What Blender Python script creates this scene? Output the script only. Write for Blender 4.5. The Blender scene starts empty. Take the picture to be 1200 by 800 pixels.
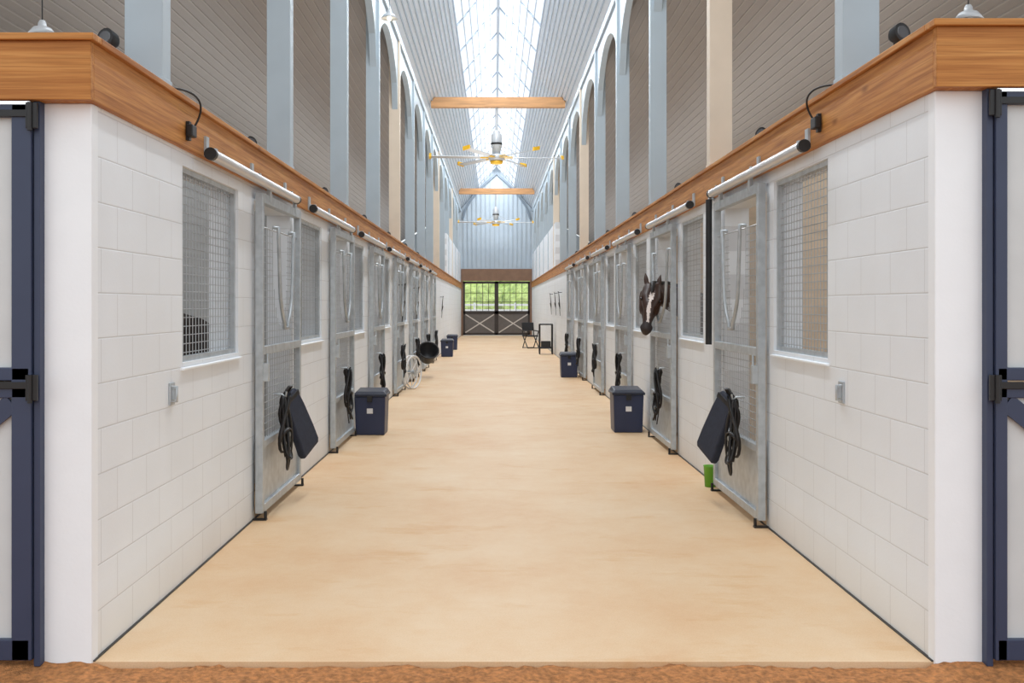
import bpy, bmesh, math, random
from mathutils import Vector, Matrix, noise
random.seed(4)
sc = bpy.context.scene
sc.view_settings.view_transform = 'Standard'
sc.view_settings.exposure = 0.0
COL = sc.collection
F = 1215.0; CZ = 1.545
XL, XR = -1.748, 1.907
YE = 53.6
BOT = {-1: 2.42, 1: 2.475}; TOP = {-1: 2.70, 1: 2.76}
XW = {-1: XL, 1: XR}

def lin(c):
    c /= 255.0
    return c/12.92 if c <= 0.04045 else ((c+0.055)/1.055)**2.4
def C(r, g, b): return (lin(r), lin(g), lin(b), 1)

# ---------------------------------------------------------------- materials
def mat(name, col, rough=0.5, metal=0.0, var=0.12, scale=6.0, bump=0.0, bscale=40.0, emis=None, es=0.0, stretch=None, spec=None):
    m = bpy.data.materials.new(name); m.use_nodes = True
    nt = m.node_tree; N = nt.nodes; L = nt.links
    b = N['Principled BSDF']
    b.inputs['Roughness'].default_value = rough
    b.inputs['Metallic'].default_value = metal
    if spec is not None: b.inputs['Specular IOR Level'].default_value = spec
    tc = N.new('ShaderNodeTexCoord'); src = tc.outputs['Object']
    if stretch:
        mp = N.new('ShaderNodeMapping'); mp.inputs['Scale'].default_value = stretch
        L.new(src, mp.inputs['Vector']); src = mp.outputs['Vector']
    nz = N.new('ShaderNodeTexNoise'); nz.inputs['Scale'].default_value = scale; nz.inputs['Detail'].default_value = 6
    L.new(src, nz.inputs['Vector'])
    rp = N.new('ShaderNodeValToRGB')
    rp.color_ramp.elements[0].position = 0.3; rp.color_ramp.elements[1].position = 0.7
    rp.color_ramp.elements[0].color = tuple(c*(1-var) for c in col[:3])+(1,)
    rp.color_ramp.elements[1].color = tuple(min(1, c*(1+var)) for c in col[:3])+(1,)
    L.new(nz.outputs['Fac'], rp.inputs['Fac']); L.new(rp.outputs['Color'], b.inputs['Base Color'])
    if bump > 0:
        n2 = N.new('ShaderNodeTexNoise'); n2.inputs['Scale'].default_value = bscale; n2.inputs['Detail'].default_value = 4
        L.new(src, n2.inputs['Vector'])
        bp = N.new('ShaderNodeBump'); bp.inputs['Strength'].default_value = bump; bp.inputs['Distance'].default_value = 0.01
        L.new(n2.outputs['Fac'], bp.inputs['Height']); L.new(bp.outputs['Normal'], b.inputs['Normal'])
    if emis:
        b.inputs['Emission Color'].default_value = emis; b.inputs['Emission Strength'].default_value = es
    return m

def timber(name, along):
    """golden timber: long streaky grain + darker growth bands + a few knots"""
    m = bpy.data.materials.new(name); m.use_nodes = True
    nt = m.node_tree; N = nt.nodes; L = nt.links; b = N['Principled BSDF']; b.inputs['Roughness'].default_value = 0.55
    b.inputs['Specular IOR Level'].default_value = 0.3
    tc = N.new('ShaderNodeTexCoord')
    def noise_n(st, sc_, det, dist=0.0):
        mp = N.new('ShaderNodeMapping'); mp.inputs['Scale'].default_value = st; L.new(tc.outputs['Object'], mp.inputs['Vector'])
        n = N.new('ShaderNodeTexNoise'); n.inputs['Scale'].default_value = sc_; n.inputs['Detail'].default_value = det; n.inputs['Distortion'].default_value = dist
        L.new(mp.outputs[0], n.inputs['Vector']); return n
    f = lambda a, c: (c, a, c) if along == 'y' else (a, c, c)
    n1 = noise_n(f(0.5, 16), 2.2, 6, 0.3); n2 = noise_n(f(1.2, 60), 3, 4)
    rp = N.new('ShaderNodeValToRGB'); e = rp.color_ramp.elements
    e[0].position = 0.3; e[0].color = C(158, 98, 46); e[1].position = 0.72; e[1].color = C(208, 152, 88)
    x = e.new(0.5); x.color = C(186, 126, 66)
    L.new(n1.outputs['Fac'], rp.inputs['Fac'])
    r2 = N.new('ShaderNodeValToRGB'); r2.color_ramp.elements[0].position = 0.35; r2.color_ramp.elements[0].color = (0.78, 0.74, 0.7, 1)
    r2.color_ramp.elements[1].position = 0.55; r2.color_ramp.elements[1].color = (1, 1, 1, 1); L.new(n2.outputs['Fac'], r2.inputs['Fac'])
    mx = N.new('ShaderNodeMixRGB'); mx.blend_type = 'MULTIPLY'; mx.inputs['Fac'].default_value = 1
    L.new(rp.outputs[0], mx.inputs['Color1']); L.new(r2.outputs[0], mx.inputs['Color2'])
    mp = N.new('ShaderNodeMapping'); mp.inputs['Scale'].default_value = f(1.1, 3.2); L.new(tc.outputs['Object'], mp.inputs['Vector'])
    vo = N.new('ShaderNodeTexVoronoi'); vo.inputs['Scale'].default_value = 1.6; L.new(mp.outputs[0], vo.inputs['Vector'])
    rk = N.new('ShaderNodeValToRGB'); rk.color_ramp.elements[0].position = 0.03; rk.color_ramp.elements[0].color = (0.45, 0.36, 0.3, 1)
    rk.color_ramp.elements[1].position = 0.12; rk.color_ramp.elements[1].color = (1, 1, 1, 1); L.new(vo.outputs['Distance'], rk.inputs['Fac'])
    m2 = N.new('ShaderNodeMixRGB'); m2.blend_type = 'MULTIPLY'; m2.inputs['Fac'].default_value = 0.8
    L.new(mx.outputs[0], m2.inputs['Color1']); L.new(rk.outputs[0], m2.inputs['Color2']); L.new(m2.outputs[0], b.inputs['Base Color'])
    return m

def block_mat(name, col, mort):
    m = bpy.data.materials.new(name); m.use_nodes = True
    nt = m.node_tree; N = nt.nodes; L = nt.links; b = N['Principled BSDF']; b.inputs['Roughness'].default_value = 0.55
    g = N.new('ShaderNodeNewGeometry'); sp = N.new('ShaderNodeSeparateXYZ'); L.new(g.outputs['Position'], sp.inputs[0])
    cb = N.new('ShaderNodeCombineXYZ'); L.new(sp.outputs['Y'], cb.inputs['X']); L.new(sp.outputs['Z'], cb.inputs['Y'])
    br = N.new('ShaderNodeTexBrick'); br.inputs['Scale'].default_value = 1
    br.inputs['Brick Width'].default_value = 0.4; br.inputs['Row Height'].default_value = 0.2
    br.inputs['Mortar Size'].default_value = 0.005; br.inputs['Mortar Smooth'].default_value = 0.9
    br.inputs['Color1'].default_value = col; br.inputs['Color2'].default_value = tuple(c*0.985 for c in col[:3])+(1,)
    br.inputs['Mortar'].default_value = mort
    L.new(cb.outputs[0], br.inputs['Vector'])
    nz = N.new('ShaderNodeTexNoise'); nz.inputs['Scale'].default_value = 1.3; nz.inputs['Detail'].default_value = 5
    L.new(g.outputs['Position'], nz.inputs['Vector'])
    rp = N.new('ShaderNodeValToRGB'); rp.color_ramp.elements[0].color = (0.96, 0.955, 0.95, 1); rp.color_ramp.elements[1].color = (1, 1, 1, 1)
    rp.color_ramp.elements[0].position = 0.35; rp.color_ramp.elements[1].position = 0.6
    L.new(nz.outputs['Fac'], rp.inputs['Fac'])
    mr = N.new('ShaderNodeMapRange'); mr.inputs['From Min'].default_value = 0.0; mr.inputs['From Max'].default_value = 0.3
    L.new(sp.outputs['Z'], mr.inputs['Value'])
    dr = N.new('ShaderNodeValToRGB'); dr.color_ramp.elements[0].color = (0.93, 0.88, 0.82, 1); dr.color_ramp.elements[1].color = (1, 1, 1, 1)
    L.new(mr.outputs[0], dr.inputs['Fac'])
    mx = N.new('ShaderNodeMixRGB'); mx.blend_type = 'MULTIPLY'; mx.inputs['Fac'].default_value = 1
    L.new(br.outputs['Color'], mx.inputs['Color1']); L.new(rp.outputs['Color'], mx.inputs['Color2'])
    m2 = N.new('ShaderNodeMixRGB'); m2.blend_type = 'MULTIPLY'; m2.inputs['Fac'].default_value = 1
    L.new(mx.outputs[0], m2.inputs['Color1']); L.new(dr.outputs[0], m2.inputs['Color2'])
    L.new(m2.outputs[0], b.inputs['Base Color'])
    n3 = N.new('ShaderNodeTexNoise'); n3.inputs['Scale'].default_value = 60; L.new(g.outputs['Position'], n3.inputs['Vector'])
    ma = N.new('ShaderNodeMath'); ma.operation = 'MULTIPLY_ADD'; ma.inputs[1].default_value = -1.0
    L.new(br.outputs['Fac'], ma.inputs[0]); 
    mb = N.new('ShaderNodeMath'); mb.operation = 'MULTIPLY'; mb.inputs[1].default_value = 0.25
    L.new(n3.outputs['Fac'], mb.inputs[0]); L.new(mb.outputs[0], ma.inputs[2])
    bp = N.new('ShaderNodeBump'); bp.inputs['Strength'].default_value = 0.35; bp.inputs['Distance'].default_value = 0.005
    L.new(ma.outputs[0], bp.inputs['Height']); L.new(bp.outputs['Normal'], b.inputs['Normal'])
    return m

def concrete():
    m = bpy.data.materials.new('tan_concrete'); m.use_nodes = True
    nt = m.node_tree; N = nt.nodes; L = nt.links; b = N['Principled BSDF']; b.inputs['Roughness'].default_value = 0.55
    b.inputs['Specular IOR Level'].default_value = 0.3
    g = N.new('ShaderNodeNewGeometry')
    def nz(sc_, det, rough=0.6, st=(1, 0.8, 1)):
        mp = N.new('ShaderNodeMapping'); mp.inputs['Scale'].default_value = st; L.new(g.outputs['Position'], mp.inputs['Vector'])
        n = N.new('ShaderNodeTexNoise'); n.inputs['Scale'].default_value = sc_; n.inputs['Detail'].default_value = det; n.inputs['Roughness'].default_value = rough
        L.new(mp.outputs[0], n.inputs['Vector']); return n
    n1 = nz(0.9, 12, 0.72)
    rp = N.new('ShaderNodeValToRGB'); e = rp.color_ramp.elements
    e[0].position = 0.28; e[0].color = C(211, 169, 126); e[1].position = 0.72; e[1].color = C(225, 201, 170)
    x = e.new(0.5); x.color = C(219, 187, 149)
    L.new(n1.outputs['Fac'], rp.inputs['Fac'])
    # sparse orange stains
    n4 = nz(1.7, 10, 0.65, (0.7, 1.6, 1)); r4 = N.new('ShaderNodeValToRGB')
    r4.color_ramp.elements[0].position = 0.30; r4.color_ramp.elements[0].color = (0.93, 0.82, 0.68, 1)
    r4.color_ramp.elements[1].position = 0.44; r4.color_ramp.elements[1].color = (1, 1, 1, 1); L.new(n4.outputs['Fac'], r4.inputs['Fac'])
    n2 = nz(140, 3, 0.5, (1, 1, 1))
    r2 = N.new('ShaderNodeValToRGB'); r2.color_ramp.elements[0].position = 0.35; r2.color_ramp.elements[0].color = (0.93, 0.92, 0.9, 1)
    r2.color_ramp.elements[1].position = 0.55; r2.color_ramp.elements[1].color = (1, 1, 1, 1)
    L.new(n2.outputs['Fac'], r2.inputs['Fac'])
    mx = N.new('ShaderNodeMixRGB'); mx.blend_type = 'MULTIPLY'; mx.inputs['Fac'].default_value = 1
    L.new(rp.outputs[0], mx.inputs['Color1']); L.new(r2.outputs[0], mx.inputs['Color2'])
    m3 = N.new('ShaderNodeMixRGB'); m3.blend_type = 'MULTIPLY'; m3.inputs['Fac'].default_value = 1
    L.new(mx.outputs[0], m3.inputs['Color1']); L.new(r4.outputs[0], m3.inputs['Color2']); L.new(m3.outputs[0], b.inputs['Base Color'])
    bp = N.new('ShaderNodeBump'); bp.inputs['Strength'].default_value = 0.1; bp.inputs['Distance'].default_value = 0.002
    L.new(n2.outputs['Fac'], bp.inputs['Height']); L.new(bp.outputs[0], b.inputs['Normal'])
    return m

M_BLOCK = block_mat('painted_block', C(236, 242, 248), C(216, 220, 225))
M_TRIM = mat('white_render', C(242, 247, 252), 0.5, var=0.015, bump=0.06, bscale=60)
M_CONC = concrete()
M_DIRT = mat('orange_dirt', C(184, 124, 74), 0.95, var=0.4, scale=40, bump=1.0, bscale=160)
M_GRND = mat('outside_gravel', C(200, 195, 185), 0.9, var=0.15, scale=3)
M_WOOD = timber('oiled_timber', 'y')
M_WOODX = timber('oiled_timber_cross', 'x')
M_WOODT = mat('tie_timber', C(190, 142, 96), 0.5, var=0.2, scale=5, stretch=(0.4, 4, 4))
M_POST = mat('blue_grey_steel', C(172, 186, 196), 0.45, var=0.04, scale=3)
M_CREAM = mat('cream_tone', C(220, 206, 188), 0.5, var=0.05, scale=3)  # cream base colour used on a few of the posts
M_SHED = mat('taupe_lining', C(142, 135, 130), 0.4, metal=0.1, var=0.03, scale=2)
M_SHRIB = mat('taupe_lining_rib', C(158, 151, 146), 0.4, metal=0.1, var=0.03, scale=2)
M_CEIL = mat('pale_blue_metal', C(218, 226, 234), 0.4, metal=0.05, var=0.04, scale=2)
M_CRIB = mat('ceiling_rib', C(174, 187, 200), 0.5, var=0.05)
M_GABLE = mat('blue_siding', C(184, 198, 210), 0.45, var=0.05, scale=2)
M_GRIB = mat('gable_rib', C(170, 184, 196), 0.45, var=0.05, scale=2)
M_RIB = mat('skylight_rib', C(166, 180, 196), 0.5, var=0.04)
M_SKY = mat('glowing_skylight', C(120, 125, 130), 0.6, var=0.03, emis=(0.92, 0.965, 1, 1), es=0.95, spec=0.1)  # emission stands in for daylight through the panels; nothing is transmitted
M_GALV = mat('galvanised_steel', C(180, 187, 192), 0.38, metal=0.35, var=0.14, scale=14)
M_WIRE = mat('wire_mesh', C(182, 186, 190), 0.4, metal=0.3, var=0.06)
M_TRACK = mat('track_metal', C(206, 206, 208), 0.3, metal=0.35, var=0.04)
M_BLACK = mat('black_metal', C(28, 28, 30), 0.45, var=0.2)
M_RUBBER = mat('black_plastic', C(34, 35, 38), 0.5, var=0.15)
M_NAVY = mat('navy_paint', C(52, 62, 88), 0.45, var=0.06)
M_BIN = mat('navy_plastic', C(40, 50, 80), 0.4, var=0.08)
M_BINL = mat('dark_navy_lid', C(32, 38, 56), 0.4, var=0.08)
M_NAVYF = mat('navy_fabric', C(38, 44, 60), 0.75, var=0.15, scale=30, bump=0.2, bscale=200)
M_LEATH = mat('dark_leather', C(30, 26, 26), 0.5, var=0.25, scale=20)
M_PANEL = mat('pale_panel', C(206, 210, 212), 0.5, var=0.04)
M_LENS = mat('lamp_lens', C(90, 92, 96), 0.15, var=0.1)
M_PARTL = mat('grey_partition', C(178, 180, 180), 0.7, var=0.10, scale=3, stretch=(1, 1, 6))
M_PARTR = mat('tan_partition', C(214, 196, 172), 0.7, var=0.10, scale=3, stretch=(1, 1, 6))
M_LINT = mat('brown_lintel', C(134, 104, 84), 0.7, var=0.1, scale=4)
M_DKBR = mat('dark_brown_frame', C(58, 50, 47), 0.5, var=0.1)
M_GATE = mat('grey_gate_panel', C(104, 98, 94), 0.6, var=0.08)
M_BRACE = mat('pale_brace', C(206, 200, 192), 0.5, var=0.05)
M_GLASS = bpy.data.materials.new('pane_glass'); M_GLASS.use_nodes = True
_b = M_GLASS.node_tree.nodes['Principled BSDF']; _b.inputs['Base Color'].default_value = (1, 1, 1, 1); _b.inputs['Roughness'].default_value = 0.0; _b.inputs['Alpha'].default_value = 0.08
M_LEAF = mat('foliage', C(198, 236, 128), 0.8, var=0.45, scale=4, bump=0.5, bscale=6)
M_FENCE = mat('white_fence', C(248, 248, 248), 0.6, var=0.02)
M_SHAV = mat('wood_shavings', C(178, 148, 112), 0.95, var=0.25, scale=30, bump=0.6, bscale=60)
M_YEL = mat('yellow_tip', C(240, 190, 50), 0.4, var=0.05)
M_ALU = mat('brushed_aluminium', C(190, 194, 198), 0.4, metal=0.15, var=0.06)
M_BULB = mat('lit_bulb', C(255, 240, 210), 0.4, var=0.0, emis=(1, 0.82, 0.55, 1), es=12)
M_TAG = mat('white_sticker', C(225, 225, 225), 0.5, var=0.03)
M_GREEN = mat('green_rubber', C(104, 168, 44), 0.5, var=0.1)
M_COATB = mat('bay_coat', C(56, 36, 28), 0.42, var=0.25, scale=5)
M_COATD = mat('dark_brown_coat', C(40, 31, 28), 0.5, var=0.25, scale=5)
M_WHITEH = mat('white_hair', C(225, 212, 205), 0.7, var=0.05)
M_MUZZ = mat('dark_muzzle', C(50, 42, 42), 0.6, var=0.1)
M_MANE = mat('black_mane', C(24, 20, 20), 0.6, var=0.4, scale=60)
M_EYE = mat('glossy_eye', C(12, 8, 8), 0.08, var=0.1)

# ---------------------------------------------------------------- mesh builder
class MB:
    def __init__(s): s.v = []; s.f = []; s.sm = []; s.mi = []; s.cur = 0
    def add(s, vs, fs, sm=False):
        o = len(s.v); s.v += [tuple(p) for p in vs]
        for f in fs: s.f.append([i+o for i in f]); s.sm.append(sm); s.mi.append(s.cur)
        return s
    def box(s, x0, x1, y0, y1, z0, z1):
        x0, x1 = min(x0, x1), max(x0, x1); y0, y1 = min(y0, y1), max(y0, y1); z0, z1 = min(z0, z1), max(z0, z1)
        return s.add([(x0,y0,z0),(x1,y0,z0),(x1,y1,z0),(x0,y1,z0),(x0,y0,z1),(x1,y0,z1),(x1,y1,z1),(x0,y1,z1)],
                     [(0,3,2,1),(4,5,6,7),(0,1,5,4),(1,2,6,5),(2,3,7,6),(3,0,4,7)])
    def obox(s, c, a, b, d):
        c, a, b, d = map(Vector, (c, a, b, d)); vs = []
        for k in (-1, 1):
            for i, j in ((-1,-1),(1,-1),(1,1),(-1,1)): vs.append(c+a*i+b*j+d*k)
        return s.add(vs, [(0,3,2,1),(4,5,6,7),(0,1,5,4),(1,2,6,5),(2,3,7,6),(3,0,4,7)])
    def path(s, pts, r, n=6, cyc=False, sm=True, flat=1.0):
        P = [Vector(p) for p in pts]; m = len(P)
        rr = r if isinstance(r, (list, tuple)) else [r]*m
        vs = []; up = None
        for i in range(m):
            a = P[(i-1) % m] if (cyc or i > 0) else P[i]
            b = P[(i+1) % m] if (cyc or i < m-1) else P[i]
            t = (b-a).normalized()
            if up is None:
                up = Vector((0, 0, 1)) if abs(t.z) < 0.9 else Vector((0, 1, 0))
            u = (up - t*up.dot(t))
            if u.length < 1e-5: u = t.orthogonal()
            u.normalize(); w = t.cross(u); up = u
            for k in range(n):
                an = 2*math.pi*(k+0.5)/n
                vs.append(P[i]+u*math.cos(an)*rr[i]+w*math.sin(an)*rr[i]*flat)
        fs = []
        for i in range(m if cyc else m-1):
            j = (i+1) % m
            for k in range(n):
                l = (k+1) % n; fs.append((i*n+k, i*n+l, j*n+l, j*n+k))
        s.add(vs, fs, sm)
        if not cyc:
            for cap in (tuple(range(n))[::-1], tuple((m-1)*n+k for k in range(n))):
                s.add([vs[i] for i in cap], [tuple(range(n))], False)
        return s
    def rod(s, p0, p1, r0, r1=None, n=10, sm=True): return s.path([p0, p1], [r0, r0 if r1 is None else r1], n, sm=sm)
    def lathe(s, prof, c=(0,0,0), n=20, ax='z'):
        vs = []; c = Vector(c)
        for (r, h) in prof:
            for k in range(n):
                a = 2*math.pi*k/n; x, y = r*math.cos(a), r*math.sin(a)
                v = {'z': (x, y, h), 'x': (h, x, y), 'y': (x, h, y)}[ax]
                vs.append(c+Vector(v))
        fs = []
        for i in range(len(prof)-1):
            for k in range(n):
                l = (k+1) % n; fs.append((i*n+k, i*n+l, (i+1)*n+l, (i+1)*n+k))
        if prof[0][0] > 1e-4: fs.append(tuple(range(n))[::-1])
        if prof[-1][0] > 1e-4: fs.append(tuple((len(prof)-1)*n+k for k in range(n)))
        return s.add(vs, fs, True)
    def prism(s, poly, y0, y1):
        n = len(poly)
        vs = [(x, y0, z) for x, z in poly]+[(x, y1, z) for x, z in poly]
        return s.add(vs, [tuple(range(n)), tuple(range(n, 2*n))[::-1]]+[(i, (i+1) % n, n+(i+1) % n, n+i) for i in range(n)])
    def prismx(s, poly, x0, x1):
        n = len(poly)
        vs = [(x0, y, z) for y, z in poly]+[(x1, y, z) for y, z in poly]
        return s.add(vs, [tuple(range(n)), tuple(range(n, 2*n))[::-1]]+[(i, (i+1) % n, n+(i+1) % n, n+i) for i in range(n)])
    def to(s, name, m, parent=None, loc=(0,0,0), bevel=0, recalc=True, m2=None):
        me = bpy.data.meshes.new(name); me.from_pydata(s.v, [], s.f)
        me.polygons.foreach_set('use_smooth', s.sm)
        me.materials.append(m)
        if m2: me.materials.append(m2); me.polygons.foreach_set('material_index', s.mi)
        if recalc:
            bm = bmesh.new(); bm.from_mesh(me); bmesh.ops.recalc_face_normals(bm, faces=bm.faces); bm.to_mesh(me); bm.free()
        o = bpy.data.objects.new(name, me); COL.objects.link(o); o.location = loc
        if parent: o.parent = parent
        if bevel:
            md = o.modifiers.new('bevel', 'BEVEL'); md.width = bevel; md.segments = 2; md.limit_method = 'ANGLE'
        return o

def tag(o, label, cat, group=None, kind=None):
    o['label'] = label; o['category'] = cat
    if group: o['group'] = group
    if kind: o['kind'] = kind
    return o
def struct(o, label=None, cat=None):
    o['kind'] = 'structure'
    if label: o['label'] = label
    if cat: o['category'] = cat
    return o
def empty(name, loc):
    e = bpy.data.objects.new(name, None); e.empty_display_size = 0.1; COL.objects.link(e); e.location = loc; return e
def dup(o, loc, name=None):
    n = o.copy(); COL.objects.link(n); n.location = loc
    if name: n.name = name
    def kids(a, b):
        for c in a.children:
            k = c.copy(); COL.objects.link(k); k.parent = b; kids(c, k)
    kids(o, n)
    return n

# ---------------------------------------------------------------- layout
NST = {-1: 7, 1: 6}
SP = {-1: 3.4, 1: 3.55}
WY = {-1: (5.80, 7.06), 1: (5.94, 7.09)}
WZ = {-1: (1.225, 2.33), 1: (1.24, 2.39)}
DY = {-1: 7.45, 1: 7.20}
DW = 1.48
DTOP = {-1: 2.36, 1: 2.40}
PY = {-1: (5.45, 3.4), 1: (5.68, 3.52)}

# ---------------------------------------------------------------- shell
struct(MB().box(XL-0.25, XR+0.25, 4.5, YE, -0.12, 0).to('floor', M_CONC), 'tan concrete aisle floor', 'floor')
for s, nm in ((-1, 'floor_stalls_left'), (1, 'floor_stalls_right')):
    struct(MB().box(s*5.5, XW[s]+s*0.25, 4.5, YE, -0.12, -0.005).to(nm, M_SHAV), 'wood shavings on stall floor', 'floor')
struct(MB().box(-60, 60, -30, 110, -0.3, -0.13).to('ground', M_GRND), 'pale gravel ground outside the barn', 'ground')
g = MB(); nx, ny = 420, 56; vs = []
for j in range(ny+1):
    for i in range(nx+1):
        x = -6.6+13.2*i/nx; y = 3.45+1.12*j/ny
        z = -0.018+0.012*noise.noise(Vector((x*4, y*5, 0)))+0.014*noise.noise(Vector((x*26, y*30, 3)))
        edge = max(0, (y-4.30)/0.27)
        if x < XL+0.05 or x > XR-0.05: z += 0.026*edge
        if XL-0.0 < x < XR and y > 4.49+0.03*noise.noise(Vector((x*6, 0, 5))): z = min(z, -0.03)
        vs.append((x, y, z))
g.add(vs, [(j*(nx+1)+i, j*(nx+1)+i+1, (j+1)*(nx+1)+i+1, (j+1)*(nx+1)+i) for j in range(ny) for i in range(nx)], True)
struct(g.to('ground_dirt', M_DIRT), 'orange-brown raked dirt strip before the concrete', 'ground')
struct(MB().box(-6.6, 6.6, -6, 3.46, -0.12, -0.03).to('ground_dirt_apron', M_DIRT), 'orange-brown dirt ground', 'ground')

for s, nm in ((-1, 'left'), (1, 'right')):
    X = XW[s]; X2 = X+s*0.2; b = MB(); y = 4.5
    for k in range(NST[s]):
        w0, w1 = [a+k*SP[s] for a in WY[s]]; d0 = DY[s]+k*SP[s]+0.08; d1 = d0+DW-0.16
        b.box(X, X2, y, w0, 0, BOT[s]); b.box(X, X2, w0, w1, 0, WZ[s][0]); b.box(X, X2, w0, w1, WZ[s][1], BOT[s])
        b.box(X, X2, w1, d0, 0, BOT[s]); b.box(X, X2, d0, d1, DTOP[s]-0.05, BOT[s]); y = d1
    b.box(X, X2, y, YE, 0, BOT[s])
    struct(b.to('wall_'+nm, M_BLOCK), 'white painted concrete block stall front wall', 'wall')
    struct(MB().box(X-s*0.004, X2+s*0.012, 4.485, 4.56, -0.05, BOT[s]).to('trim_1' if s < 0 else 'trim_2', M_TRIM, bevel=0.006), 'smooth white wall end', 'trim')
    struct(MB().box(X-s*0.012, X, 4.5, YE, 0, 0.006).to('baseboard_'+nm, M_BLACK), 'dark joint strip along wall foot', 'baseboard')
    struct(MB().box(s*5.5, s*5.7, 4.5, YE, -0.1, 2.9).to('wall_outer_'+nm, M_PARTR if s > 0 else M_PARTL), 'outer stable wall', 'wall')
    b = MB()
    for k in range(NST[s]+1):
        py = 9.04+k*SP[s] if s < 0 else 9.12+k*SP[s]
        b.box(X2, s*5.5, py, py+0.12, -0.005, 2.75)
    struct(b.to('wall_partitions_'+nm, M_PARTR if s > 0 else M_PARTL), 'plank partitions between stalls', 'wall')
    struct(MB().box(X+s*0.02, X2-s*0.02, 33 if s > 0 else 38, YE, TOP[s], 4.2).to('wall_upper_'+nm, M_BLOCK), 'white block wall above the timber beam', 'wall')
    struct(MB().box(X+s*1.62, s*5.7, 4.5, 4.7, -0.05, BOT[s]).to('wall_front_'+nm, M_TRIM), 'white front wall', 'wall')
    b = MB()
    za = lambda ax: 6.6-0.6*(ax-1.95)
    a0, a1 = abs(X)+0.15, 5.9
    b.add([(s*a0, 4, za(a0)), (s*a1, 4, za(a1)), (s*a1, YE, za(a1)), (s*a0, YE, za(a0)),
           (s*a0, 4, za(a0)+.1), (s*a1, 4, za(a1)+.1), (s*a1, YE, za(a1)+.1), (s*a0, YE, za(a0)+.1)],
          [(0,3,2,1),(4,5,6,7),(0,1,5,4),(1,2,6,5),(2,3,7,6),(3,0,4,7)])
    ax = a0+0.1; b.cur = 1
    while ax < a1-0.1:
        b.obox((s*ax, (4+YE)/2, za(ax)-0.006), (s*0.007, 0, -0.6*0.007), (0, (YE-4)/2-0.01, 0), (0, 0, 0.007)); ax += 0.105
    struct(b.to('ceiling_lean_to_'+nm, M_SHED, m2=M_SHRIB), 'taupe ribbed metal lining over the stalls', 'ceiling')

# main ceiling
RX, RZ, EZ = 0.08, 8.74, 6.57
Y0 = 4.0
for s, nm in ((-1, 'left'), (1, 'right')):
    E = Vector((XW[s], 0, EZ)); R = Vector((RX, 0, RZ)); D = R-E
    n = Vector((-D.z, 0, D.x)).normalized()
    if n.z < 0: n = -n
    P = lambda t: E+D*t
    b = MB()
    def slab(mb, t0, t1, y0, y1, th=0.06):
        a, c = P(t0), P(t1); q = []
        for off in (0, th):
            for p, yy in ((a, y0), (c, y0), (c, y1), (a, y1)):
                w = p+n*off; q.append((w.x, yy, w.z))
        mb.add(q, [(0,3,2,1),(4,5,6,7),(0,1,5,4),(1,2,6,5),(2,3,7,6),(3,0,4,7)])
    slab(b, 0, 0.49, Y0, YE)
    b.cur = 1
    for i in range(1, 12):
        c = P(0.49*i/12)-n*0.012
        b.obox((c.x, (Y0+YE)/2, c.z), D.normalized()*0.012, (0, (YE-Y0)/2, 0), n*0.014)
    struct(b.to('ceiling_'+nm, M_CEIL, m2=M_CRIB), 'pale blue ribbed metal ceiling slope', 'ceiling')
    b = MB(); seg = (YE-Y0)/12
    for i in range(12): slab(b, 0.49, 0.985, Y0+i*seg, Y0+(i+1)*seg, 0.02)
    struct(b.to('window_31' if s < 0 else 'window_32', M_SKY), 'translucent ridge skylight panels', 'skylight')
    b = MB(); yy = Y0+0.15
    while yy < YE:
        c = P(0.735)-n*0.015
        b.obox((c.x, yy, c.z), D*0.245, (0, 0.020, 0), n*0.016); yy += 2.3
    for t in (0.49, 0.57, 0.65, 0.73, 0.81, 0.89):
        c = P(t)-n*0.02; b.obox((c.x, (Y0+YE)/2, c.z), D.normalized()*(0.012 if t == .49 else .009), (0, (YE-Y0)/2, 0), n*0.011)
    struct(b.to('trim_3' if s < 0 else 'trim_4', M_RIB), 'pale ribs and purlins under skylight', 'trim')
    struct(MB().box(XW[s]-s*0.0, XW[s]+s*0.2, Y0, YE, EZ-0.16, EZ+0.06).to('trim_5' if s < 0 else 'trim_6', M_POST), 'blue-grey eave header', 'trim')
struct(MB().box(RX-0.03, RX+0.03, Y0, YE, RZ-0.10, RZ).to('trim_7', M_CRIB), 'ridge beam', 'trim')

# end wall
b = MB(); b.prism([(XL, 3.44), (XR, 3.44), (XR, EZ), (RX, RZ), (XL, EZ)], YE, YE+0.2)
for s in (-1, 1): b.prism([(XW[s], 0), (s*5.7, 0), (s*5.7, 4.3), (XW[s], 6.6)], YE, YE+0.2)
x = XL+0.12
b.cur = 1
while x < XR:
    zt = EZ+(RZ-EZ)*(1-abs(x-RX)/(1.83))
    b.box(x-0.03, x+0.03, YE-0.04, YE, 3.5, zt-0.05); x += 0.23
struct(b.to('wall_end', M_GABLE, m2=M_GRIB), 'pale blue ribbed metal gable end', 'wall')
struct(MB().box(XL, XR, YE-0.06, YE+0.2, 2.82, 3.44).to('trim_8', M_LINT), 'brown timber lintel over the end doors', 'trim')
b = MB(); b.box(XL-0.1, XL+0.1, YE-0.05, YE+0.2, 0, 2.82); b.box(XR-0.1, XR+0.1, YE-0.05, YE+0.2, 0, 2.82)
struct(b.to('trim_9', M_LINT), 'brown door jambs', 'trim')
b = MB(); pts = []
for i in range(25):
    t = -1+2*i/24; pts.append((RX-0.0+1.74*t, YE-0.12, 6.0+2.35*(1-abs(t))**0.62))
b.path(pts, 0.07, 4, sm=False)
struct(b.to('trim_10', mat('gable_frame_grey', C(120, 134, 148), 0.5, var=0.05)), 'peaked arched frame against the gable', 'trim')

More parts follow.
